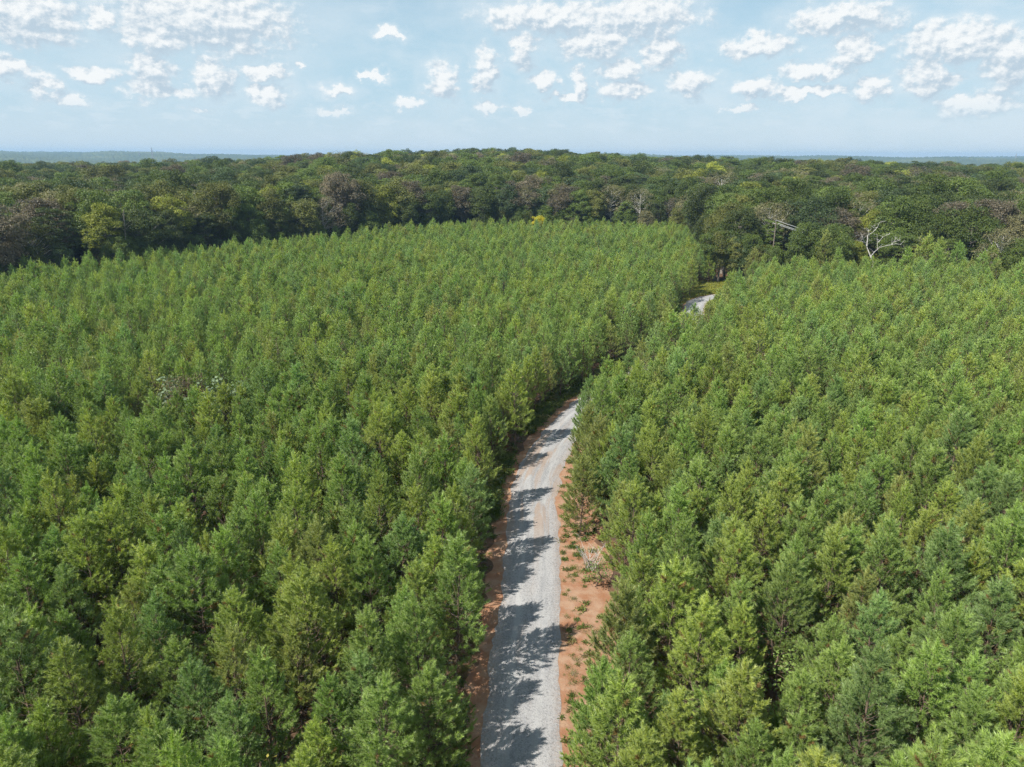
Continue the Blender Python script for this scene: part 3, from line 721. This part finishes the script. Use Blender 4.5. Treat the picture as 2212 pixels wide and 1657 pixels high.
while back < 980:
    step = 6.6 if back < 120 else (8.0 if back < 400 else 9.5)
    a_ = A0 + r_h.uniform(0, 0.03)
    while a_ < A1:
        lim_ = float(np.interp(a_, LIM_AZ, LIM_R)) * max(0.0, 1 - back / 420.0) + 240 * min(1.0, back / 420.0)
        rr_ = lim_ + back + r_h.normal(0, 1.5)
        x, y = rr_ * math.sin(a_), rr_ * math.cos(a_)
        a_now = a_; a_ += step * r_h.uniform(0.75, 1.25) / rr_
        if math.hypot(x, y) > 1060: continue
        if back < 30 and np.min(np.hypot(hx[:, 0] - x, hx[:, 1] - y)) < 4.6: continue
        if r_h.random() < 0.04: continue
        if (CLR[0] < a_now < CLR[1] and rr_ < CLR[2]) or (CLR[3] < a_now < CLR[4] and rr_ < CLR[5]): continue
        k, tint = pick_tint()
        if back < 40 and k == 'yellow-green': k = 'mid green'; tint = TINTS[k]
        v = int(r_h.choice(VAR_OF[k])) if k in VAR_OF else int(r_h.choice([0, 1, 2, 3, 4, 5, 6, 7, 7, 10, 11]))
        h_ = float(np.clip(r_h.normal(20.5, 2.0), 15, 25.5))
        if back < 6: h_ *= 0.86
        if x > 40 and back < 14: h_ *= 0.80            # lower, mixed growth behind the stand on the right
        hard.append(dict(x=x, y=y, h=h_, kind=k, v=v, tint=tint, hero=False, rank=int((back - 4.0) // 6.5)))
    rank += 1; back += 6.5 if back < 120 else (8.0 if back < 400 else 9.5)
for q in hard:
    q['z'] = float(terrain(q['x'], q['y'])); q.setdefault('tint', TINTS[q['kind']])
vis = [k for k, q in enumerate(hard) if in_frame(q['x'], q['y'], q['z'] + q['h'] * 0.85)]
vis.sort(key=lambda k: (0 if hard[k]['hero'] else 1, math.hypot(hard[k]['x'], hard[k]['y']) - limit(hard[k]['x'], hard[k]['y']) + hard[k]['rank'] * 0.01))
single_h = set(vis[:300])
bands = {}
for k in single_h: bands.setdefault(hard[k]['rank'], []).append(k)
band_no = {b: n + 1 for n, b in enumerate(sorted(bands))}
SHAPE = {8: 'pale-limbed thin-crowned', 9: 'pale-limbed thin-crowned', 10: 'tall flat-layered', 11: 'tall flat-layered'}
for b, ks in bands.items():
    ks.sort(key=lambda k: math.atan2(hard[k]['x'], hard[k]['y']))
    for n, k in enumerate(ks):
        q = hard[k]; s_ = q['h'] / HW[q['v']][2]; ws = s_ * r_h.uniform(0.92, 1.12)
        nm = 'pine_tree' if q['v'] in (10, 11) else 'hardwood_tree'
        nm = 'hardwood_tree'
        e_ = empty(nm, (q['x'], q['y'], q['z'] - 0.05), r_h.uniform(0, 6.28), (ws, ws, s_), category='tree', group='mature trees behind the pine stand',
                   label=('low %s tree at the forest foot, %s from the left along the pines' % (q['kind'], ordinal(n + 1))) if b == -1 else '%s %s tree, %s from the left in forest rank %s behind the pines' % (q['kind'], SHAPE.get(q['v'], 'full-crowned'), ordinal(n + 1), ordinal(band_no[b]).replace('first', 'one').replace('second', 'two').replace('third', 'three')))
        link('trunk', HW[q['v']][0], e_); link('crown', HW[q['v']][1], e_, tint=q['tint'])
P_, Ro, Sc, Va, Ti = [], [], [], [], []
for k, q in enumerate(hard):
    if k in single_h: continue
    s_ = q['h'] / HW[q['v']][2]; ws = s_ * r_h.uniform(0.95, 1.2)
    P_.append((q['x'], q['y'], q['z'] - 0.05)); Ro.append((0, 0, r_h.uniform(0, 6.28))); Sc.append((ws, ws, s_)); Va.append(q['v']); Ti.append(q['tint'])
scatter('forest', P_, Ro, Sc, Va, Ti, HW_J, 'dark green broadleaf forest rolling away to the horizon', category='forest')
print('pines', len(pines), 'hardwoods', len(hard), 'bands', {b: len(k) for b, k in bands.items()})

# far woods: a bumpy canopy sheet over the valley and the ridges beyond
m_canopy, t = new_mat('far_canopy')
P = ground_common(t); n1 = t.noise(P, 0.05, 5, 0.7); n2 = t.noise(P, 0.004, 4, 0.6)
col = t.mix(t.ss(n1, 0.35, 0.7), (0.035, 0.055, 0.024, 1), (0.085, 0.115, 0.042, 1))
col = t.mix(t.ss(n2, 0.50, 0.66), col, (0.10, 0.12, 0.05, 1))
p = t.n('ShaderNodeBsdfPrincipled'); t.put(p.inputs['Base Color'], col); p.inputs['Roughness'].default_value = 0.9; finish(t, p.outputs[0])
na_ = 1500; ra = np.geomspace(1010, 6700, 150); aa = np.linspace(R(-50), R(50), na_)
RR, TT = np.meshgrid(ra, aa, indexing='ij'); X = RR * np.sin(TT); Y = RR * np.cos(TT)
Z = terrain(X, Y) + 15 + np.random.default_rng(4).uniform(-1, 1, X.shape) * np.where(RR < 2500, 3.2, 4.2)
Z = Z + 2.5 * np.sin(X / 57.0) * np.sin(Y / 91.0 + X / 210.0) + 2.5 * np.sin(X / 133.0 + Y / 170.0)
Z[0, :] = terrain(X[0], Y[0])
ii = np.arange(len(ra) - 1)[:, None] * na_; kk = np.arange(na_ - 1)[None, :]
F = np.stack([ii + kk, ii + na_ + kk, ii + na_ + kk + 1, ii + kk + 1], -1).reshape(-1, 4)[:, ::-1]
link('distant_woods', mesh_from('distant_woods', np.stack([X, Y, Z], -1).reshape(-1, 3), F, [m_canopy], smooth=False), kind='stuff', label='blue hazy wooded ridges along the horizon', category='woods')

# ------------------------------------------------------------------ single trees, shrubs and small growth
def tubes_obj(name, tb, mat, parent=None, **props):
    v, f = tb.arrays(); return link(name, mesh_from(name, v, f, [mat], smooth=True), parent, **props)

# bleached dead tree above the pines, drawn from its limbs in the photograph
DT = float(np.interp(math.atan2(ray(1890, 520).x, ray(1890, 520).y), LIM_AZ, LIM_R)) + 4.0
K = 2212 / 3072.0
def dp(x, y, dy=0.0): return np.array(at_range(x * K, y * K, DT + dy))
base_x = dp(2620, 800); gz = float(terrain(base_x[0], base_x[1]))
dead_e = empty('dead_tree', (base_x[0], base_x[1], gz), category='dead tree', label='bleached bare white dead tree in front of a yellow-green tree, right of the road')
org = np.array(dead_e.location)
def limb(points, r0_, r1_, tb):
    pts = [dp(*q) - org for q in points]; n = len(pts); tb.add(pts, list(np.linspace(r0_ * 0.62, r1_ * 0.7, n)), 6)
tr_t = Tubes(); tr_t.add([np.array([0.3, 0, -0.1]), (dp(2622, 800) - org) * 0.5, dp(2619, 785) - org, dp(2611, 768) - org, dp(2600, 740) - org], [0.22, 0.19, 0.16, 0.13, 0.10], 8)
tubes_obj('trunk', tr_t, m_palebark, dead_e)
rd_ = random.Random(8)
for pts, r0_, r1_ in ([[(2600, 740), (2594, 728, -1), (2587, 712, -2), (2577, 706, -3)], .14, .04], [[(2600, 742), (2602, 722, 1), (2603, 706, 1.5), (2618, 697, 2), (2632, 682, 3), (2638, 668, 3)], .15, .035],
                      [[(2612, 770), (2622, 757, 1.5), (2632, 748, 2), (2632, 728, 2), (2631, 704, 2.5)], .13, .03], [[(2632, 728, 2), (2640, 722, 2), (2648, 711, 3), (2658, 706, 3.5), (2668, 703, 4)], .10, .03],
                      [[(2625, 755, 1.6), (2640, 742, 0), (2655, 738, -1), (2675, 734, -2), (2688, 731, -2.4), (2702, 734, -3)], .11, .03], [[(2632, 682, 3), (2622, 684, 3), (2617, 680, 3.2)], .06, .02], [[(2675, 734, -2), (2684, 726, -2), (2696, 722, -2.5)], .06, .02],
                      [[(2594, 728, -1), (2583, 722, -1.5), (2578, 722, -2)], .06, .02], [[(2603, 706, 1.5), (2608, 700, 1), (2606, 694, 1)], .05, .02]):
    tb = Tubes(); limb(pts, r0_, r1_, tb)
    for _ in range(7):
        i = rd_.randrange(1, len(pts)); b_ = dp(*pts[i]) - org
        d = np.array([rd_.uniform(-1, 1), rd_.uniform(-1, 1), rd_.uniform(-0.2, 1.0)]); e_ = b_ + d * rd_.uniform(0.8, 1.8)
        tb.add([b_, b_ + (e_ - b_) * 0.5 + np.array([0, 0, 0.15]), e_], [0.026, 0.018, 0.010], 4)
    tubes_obj('limb', tb, m_palebark, dead_e)

# leafless snag trunks showing in the forest edge
def snag(px, py_top, dist, h_, lean, label):
    d = ray(px, py_top); a_ = math.atan2(d.x, d.y); q = at_range(px, py_top, float(np.interp(a_, LIM_AZ, LIM_R)) + dist); z0 = float(terrain(q.x, q.y)); hh = q.z - z0
    e = empty('snag', (q.x, q.y, z0), category='dead tree', group='pale snags in the forest edge', label=label)
    tb = Tubes(); tb.add([(lean * -1.5, 0, 0), (lean * -0.6, 0, hh * 0.45), (0, 0, hh * 0.8), (lean * 0.3, 0.1, hh)], [0.17, 0.14, 0.10, 0.03], 7); tubes_obj('trunk', tb, m_bark, e)
    rs = random.Random(int(px)); tb = Tubes()
    for _ in range(9):
        z = rs.uniform(0.5, 0.97) * hh; a = rs.uniform(0, 6.28); l = rs.uniform(1.0, 2.8)
        tb.add([(0, 0, z), (math.sin(a) * l * 0.5, math.cos(a) * l * 0.5, z + l * 0.35), (math.sin(a) * l, math.cos(a) * l, z + l * 0.55)], [0.07, 0.045, 0.015], 4)
    tubes_obj('limb', tb, m_bark, e)
snag(1492, 462, 2, 14, 0.2, 'thin pale snag standing where the pine stand meets the big oak')
snag(2008, 524, 1, 12, 0.3, 'thin grey snag among low trees right of the bleached dead tree')
snag(264, 452, 1, 18, 1.0, 'thin grey snag right of the leftmost yellow-green tree in the forest edge')
snag(566, 490, 1, 14, -0.6, 'pale forked bare trunk low in the forest edge, upper left')

def shrub(px, py, h_, seed, w_, tint, label, mesh_kw, name='shrub', z=None, group=None, cat='shrub'):
    q = at_height(px, py, h_ * 0.8 if z is None else z)
    wd, cr_ = make_hardwood(seed, h_, w_, bark_m=m_pinebark, limb_k=0.4, **mesh_kw)
    e = empty(name, (q.x, q.y, 0), category=cat, label=label)
    if group: e['group'] = group
    link('stem', wd, e); link('foliage', cr_, e, tint=tint)
SH = dict(first=0.05, clumps=34, per=130, leaf=0.11, flat=0.8)
shrub(400, 806, 8.2, 501, 4.6, (0.150, 0.125, 0.062), 'brownish olive round-topped sapling standing among the pines, left half', dict(SH, clumps=46, leaf=0.12), 'sapling', 7.6, cat='sapling')
SILV = dict(first=0.02, clumps=22, per=46, leaf=0.32, flat=1.0)
for n, (px, py, h_, lab) in enumerate([(440, 832, 7.2, 'silvery large-leaved sapling beside the brownish olive sapling, taller of the pair there'), (412, 862, 6.0, 'silvery large-leaved low sapling in the dark gap below the brownish olive sapling'),
                                       (478, 815, 7.2, 'narrow silvery large-leaved sapling just right of the brownish olive sapling'), (362, 815, 7.2, 'silvery large-leaved sapling just left of the brownish olive sapling'), (520, 822, 7.0, 'silvery large-leaved sapling at the right end of the dark gap')]):
    shrub(px, py, h_, 510 + n, 2.3, (0.22, 0.29, 0.17), lab, SILV, 'sapling', h_ - 0.5, cat='sapling')
shrub(1668, 1362, 4.9, 520, 1.9, (0.15, 0.24, 0.05), 'bright green broadleaf shrub in the dark gap among right-hand pines', dict(SH, clumps=18, leaf=0.16), z=4.2)
shrub(1700, 1412, 4.4, 521, 1.6, (0.17, 0.25, 0.06), 'small pale green broadleaf shrub just below the bright green shrub', dict(SH, clumps=14, leaf=0.15), z=3.8)
shrub(605, 1622, 7.6, 522, 1.6, (0.38, 0.33, 0.07), 'yellow-tipped shrub poking up between pines at the bottom edge', dict(SH, clumps=16, leaf=0.12, per=60), z=7.0)
shrub(1372, 1640, 3.4, 523, 2.6, (0.12, 0.18, 0.04), 'leafy green shrub on the right verge at the bottom of the photo', dict(SH, leaf=0.13), z=2.4)
shrub(1440, 1092, 7.2, 524, 1.6, (0.12, 0.19, 0.05), 'light green leafy sapling between pines right of the road bend', dict(SH, clumps=18, leaf=0.12), 'sapling', 6.8, cat='sapling')
shrub(70, 1330, 7.2, 525, 1.7, (0.20, 0.22, 0.09), 'pale leafy sapling between pines near the left edge', dict(SH, clumps=16, leaf=0.12, per=70), 'sapling', 6.8, cat='sapling')
shrub(1290, 1235, 2.2, 526, 1.8, (0.13, 0.20, 0.045), 'low leafy green shrub on the clay beside the dead twiggy bush', dict(SH, clumps=18, leaf=0.11), z=1.2)
shrub(906, 572, 6.6, 527, 2.6, (0.035, 0.045, 0.035), 'dark leafy bush standing alone amid the far pines', dict(SH, clumps=22, leaf=0.2), z=6.4)

# dead twiggy bush on the right verge
q = at_height(1275, 1215, 0.6); tw = Tubes(); rt_ = random.Random(3)
for _ in range(26):
    a = rt_.uniform(0, 6.28); l = rt_.uniform(0.9, 2.3); o_ = np.array([rt_.uniform(-.3, .3), rt_.uniform(-.3, .3), 0])
    m_ = o_ + np.array([math.sin(a) * l * .25, math.cos(a) * l * .25, l * .55]); e_ = o_ + np.array([math.sin(a) * l * .55, math.cos(a) * l * .55, l])
    tw.add([o_, m_, e_], [0.02, 0.015, 0.006], 4)
    for _k in range(4):
        d = np.array([rt_.uniform(-1, 1), rt_.uniform(-1, 1), rt_.uniform(0, 1)]) * 0.45; s0 = m_ + (e_ - m_) * rt_.random(); tw.add([s0, s0 + d], [0.009, 0.004], 3)
tubes_obj('dead_bush', tw, m_palebark, None, category='bush', label='leafless grey twiggy bush on the orange clay right of the road').location = (q.x, q.y, 0)

# weeds and grass: too many blades to count
m_grass, t = new_mat('grass_blades')
base = tint_socket(t); tone = geo_attr(t, 'tone')
col = t.mix(tone, t.mix(1.0, base, (0.6, 0.65, 0.6, 1), 'MULTIPLY'), t.mix(1.0, base, (1.4, 1.3, 1.2, 1), 'MULTIPLY'))
finish(t, leaf_shader(t, col, 0.3, 0.55, 0.25))
def grass_clump(seed, n, h_, spread_, leafy):
    r_ = np.random.default_rng(seed); b = np.c_[r_.normal(0, spread_, (n, 2)), np.zeros(n)]
    d = np.c_[r_.normal(0, 0.5, (n, 2)), np.ones(n)]; d /= np.linalg.norm(d, axis=1)[:, None]
    L = h_ * r_.uniform(0.4, 1.1, n)[:, None]
    sd = np.cross(d, r_.normal(0, 1, (n, 3))); sd /= np.linalg.norm(sd, axis=1)[:, None]; sd *= (0.05 if leafy else 0.014)
    m_ = b + d * L * 0.55; e_ = b + d * L + np.c_[d[:, :2] * 0.6 * L, -0.15 * L]
    V = np.empty((n, 4, 3)); V[:, 0] = b if leafy else b - sd; V[:, 1] = m_ - sd; V[:, 2] = e_; V[:, 3] = m_ + sd
    return mesh_from('clump', V.reshape(-1, 3), np.arange(n * 4).reshape(n, 4), [m_grass], attrs={'tone': ('FACE', r_.uniform(0, 1, n))})
CL = [grass_clump(700 + i, 60, 0.55, 0.22, False) for i in range(3)] + [grass_clump(710 + i, 60, 0.5, 0.25, True) for i in range(3)]
P_, Ro, Sc, Va, Ti = [], [], [], [], []
r_g = np.random.default_rng(31)
for _ in range(9000):
    i = int(r_g.integers(0, len(cl))); y = cl[i, 1]
    if y < 20 or y > 190: continue
    left_ = r_g.random() < 0.62
    patch = math.sin(S[i] * 0.37) + math.sin(S[i] * 0.83 + 1.0) + (0.0 if left_ else 0.6)
    if left_: o = -(HALF + 0.7 + abs(r_g.normal(0, 1.3)) + 0.5)
    else: o = HALF + 0.25 + abs(r_g.normal(0, 1.5))
    heavy = left_ and (56 < y < 70 or y > 76 or y < 34)
    if not heavy and r_g.random() > (0.30 if not left_ else 0.34) + 0.14 * patch: continue
    P_.append((cl[i, 0] + nor[i, 0] * o + r_g.normal(0, .15), cl[i, 1] + nor[i, 1] * o + r_g.normal(0, .15), 0.012))
    s_ = r_g.uniform(0.35, 1.2) * (1.25 if heavy else 0.6); Ro.append((0, 0, r_g.uniform(0, 6.28))); Sc.append((s_, s_, s_)); Va.append(int(r_g.integers(0, 6)))
    Ti.append(np.array([(0.10, 0.155, 0.035), (0.16, 0.195, 0.05), (0.22, 0.20, 0.085)][int(r_g.choice(3, p=[.55, .33, .12]))]))
scatter('weeds', P_, Ro, Sc, Va, Ti, CL, 'green weeds and grass tufts along the clay verges of the road', category='weeds')
P_, Ro, Sc, Va, Ti = [], [], [], [], []
gc = at_height(1545, 632)
for _ in range(22000):
    x = r_g.uniform(30, 60); y = r_g.uniform(124, 185)
    if glade(x, y) > (4.0 if y < 146 else 7.0): continue
    o, d, s_ = road_offset(x, y)
    if d < HALF + 0.5: continue
    s_ = r_g.uniform(0.7, 1.5); P_.append((x, y, 0.012)); Ro.append((0, 0, r_g.uniform(0, 6.28))); Sc.append((s_, s_, s_)); Va.append(int(r_g.integers(0, 3)))
    Ti.append(np.array((0.30, 0.31, 0.06)) * r_g.uniform(0.75, 1.2))
scatter('grass', P_, Ro, Sc, Va, Ti, CL, 'sunlit yellow-green grass in the opening where the road reappears', category='grass')

# ------------------------------------------------------------------ power line crossing behind the pines
pa, pb = at_range(1676, 482, 192), at_range(1800, 518, 197)
def pole(p, top, label):
    z0 = float(terrain(p.x, p.y)); e = empty('utility_pole', (p.x, p.y, z0), 0.35, category='utility pole', group='poles of the power line', label=label)
    tb = Tubes(); tb.add([(0, 0, 0), (0, 0, (top - z0) + 0.75)], [0.16, 0.11], 10); tubes_obj('pole', tb, m_pole, e)
    arm = Tubes(); arm.add([(-0.1, -1.15, top - z0), (-0.1, 1.15, top - z0)], [0.07, 0.07], 4); ar = tubes_obj('crossarm', arm, m_pole, e)
    for k in (-1.0, 0.0, 1.0):
        ins = Tubes(); hi = 0.70 if k == 0 else 0.0; ins.add([(-0.1, k, top - z0 + 0.02 + hi), (-0.1, k, top - z0 + 0.1 + hi), (-0.1, k, top - z0 + 0.22 + hi)], [0.04, 0.07, 0.03], 8); tubes_obj('insulator', ins, m_steel, ar)
    return e
pole(Vector((pa.x, pa.y, 0)), pa.z - 0.2, 'wooden utility pole at the left end of the three pale wires')
pole(Vector((pb.x, pb.y, 0)), pb.z - 0.2, 'wooden utility pole at the right end of the three pale wires')
rot = Matrix.Rotation(0.35, 3, 'Z')
for k, wn in ((-1.0, 'lowest'), (0.0, 'topmost'), (1.0, 'middle')):
    off = rot @ Vector((-0.1, k, 0.72 if k == 0 else 0.0)); tb = Tubes()
    tb.add([np.array(pa + off + (pb - pa) * u) + np.array([0, 0, -0.5 * 4 * u * (1 - u) * 0.6 + 0.03]) for u in np.linspace(0, 1, 14)], [0.05] * 14, 5)
    tubes_obj('power_wire', tb, m_wire, None, category='wire', group='power line wires', label='%s of three thin pale power wires above the pines on the right' % wn)

# lattice masts on the horizon
def mast(px, py_top, dist, label, wid):
    q = at_range(px, py_top, dist); z0 = float(terrain(q.x, q.y)); h_ = q.z - z0
    e = empty('lattice_tower', (q.x, q.y, z0), category='tower', group='towers on the horizon', label=label)
    for sx_ in (-1, 1):
        for sy_ in (-1, 1):
            tb = Tubes(); tb.add([(sx_ * wid, sy_ * wid, 0), (sx_ * wid * 0.28, sy_ * wid * 0.28, h_ * 0.72), (sx_ * 0.35, sy_ * 0.35, h_)], [0.42, 0.36, 0.25], 5); tubes_obj('leg', tb, m_steel, e)
    tb = Tubes(); nb = 12
    for i in range(nb):
        z_a, z_b = h_ * i / nb, h_ * (i + 1) / nb; wa = wid * np.interp(z_a / h_, [0, .72, 1], [1, .28, .1]); wb = wid * np.interp(z_b / h_, [0, .72, 1], [1, .28, .1])
        for (a1, a2) in (((-1, -1), (1, -1)), ((1, -1), (1, 1)), ((1, 1), (-1, 1)), ((-1, 1), (-1, -1))):
            tb.add([(a1[0] * wa, a1[1] * wa, z_a), (a2[0] * wb, a2[1] * wb, z_b)], [0.2, 0.2], 4); tb.add([(a2[0] * wa, a2[1] * wa, z_a), (a1[0] * wb, a1[1] * wb, z_b)], [0.2, 0.2], 4)
    tubes_obj('bracing', tb, m_steel, e)
    for f in (0.70, 0.84):
        tb = Tubes(); tb.add([(-wid * 1.1, 0, h_ * f), (0, 0, h_ * f + 0.9), (wid * 1.1, 0, h_ * f)], [0.3, 0.55, 0.3], 5); tubes_obj('crossarm', tb, m_steel, e)
mast(327, 319, 2900, 'tall grey lattice tower on the horizon, upper left', 5.5)
mast(300, 327, 3600, 'small faint lattice tower left of the tall tower on the horizon', 3.5)
mast(2196, 331, 3900, 'small faint lattice tower on the horizon at the right edge', 3.5)

# ------------------------------------------------------------------ the air
bx = 7000.0; zt, zb = 66.0, -40.0
hv = [(x, y, z) for z in (zb, zt) for (x, y) in ((-bx, -400), (bx, -400), (bx, bx), (-bx, bx))]
hv = [(x, y if y > 0 else -7000.0, z) for (x, y, z) in hv]
hf = [(3, 2, 1, 0), (4, 5, 6, 7), (0, 1, 5, 4), (1, 2, 6, 5), (2, 3, 7, 6), (3, 0, 4, 7)]
m_haze = bpy.data.materials.new('haze'); m_haze.use_nodes = True; t = NT(m_haze.node_tree)
pv = t.n('ShaderNodeVolumePrincipled'); pv.inputs['Color'].default_value = (0.38, 0.60, 0.90, 1); pv.inputs['Density'].default_value = 0.00015
pv.inputs['Anisotropy'].default_value = 0.1
oo = t.n('ShaderNodeOutputMaterial'); t.put(oo.inputs['Volume'], pv.outputs[0])
link('haze', mesh_from('haze', hv, hf, [m_haze]), kind='stuff', label='thin pale blue haze in the air', category='haze')
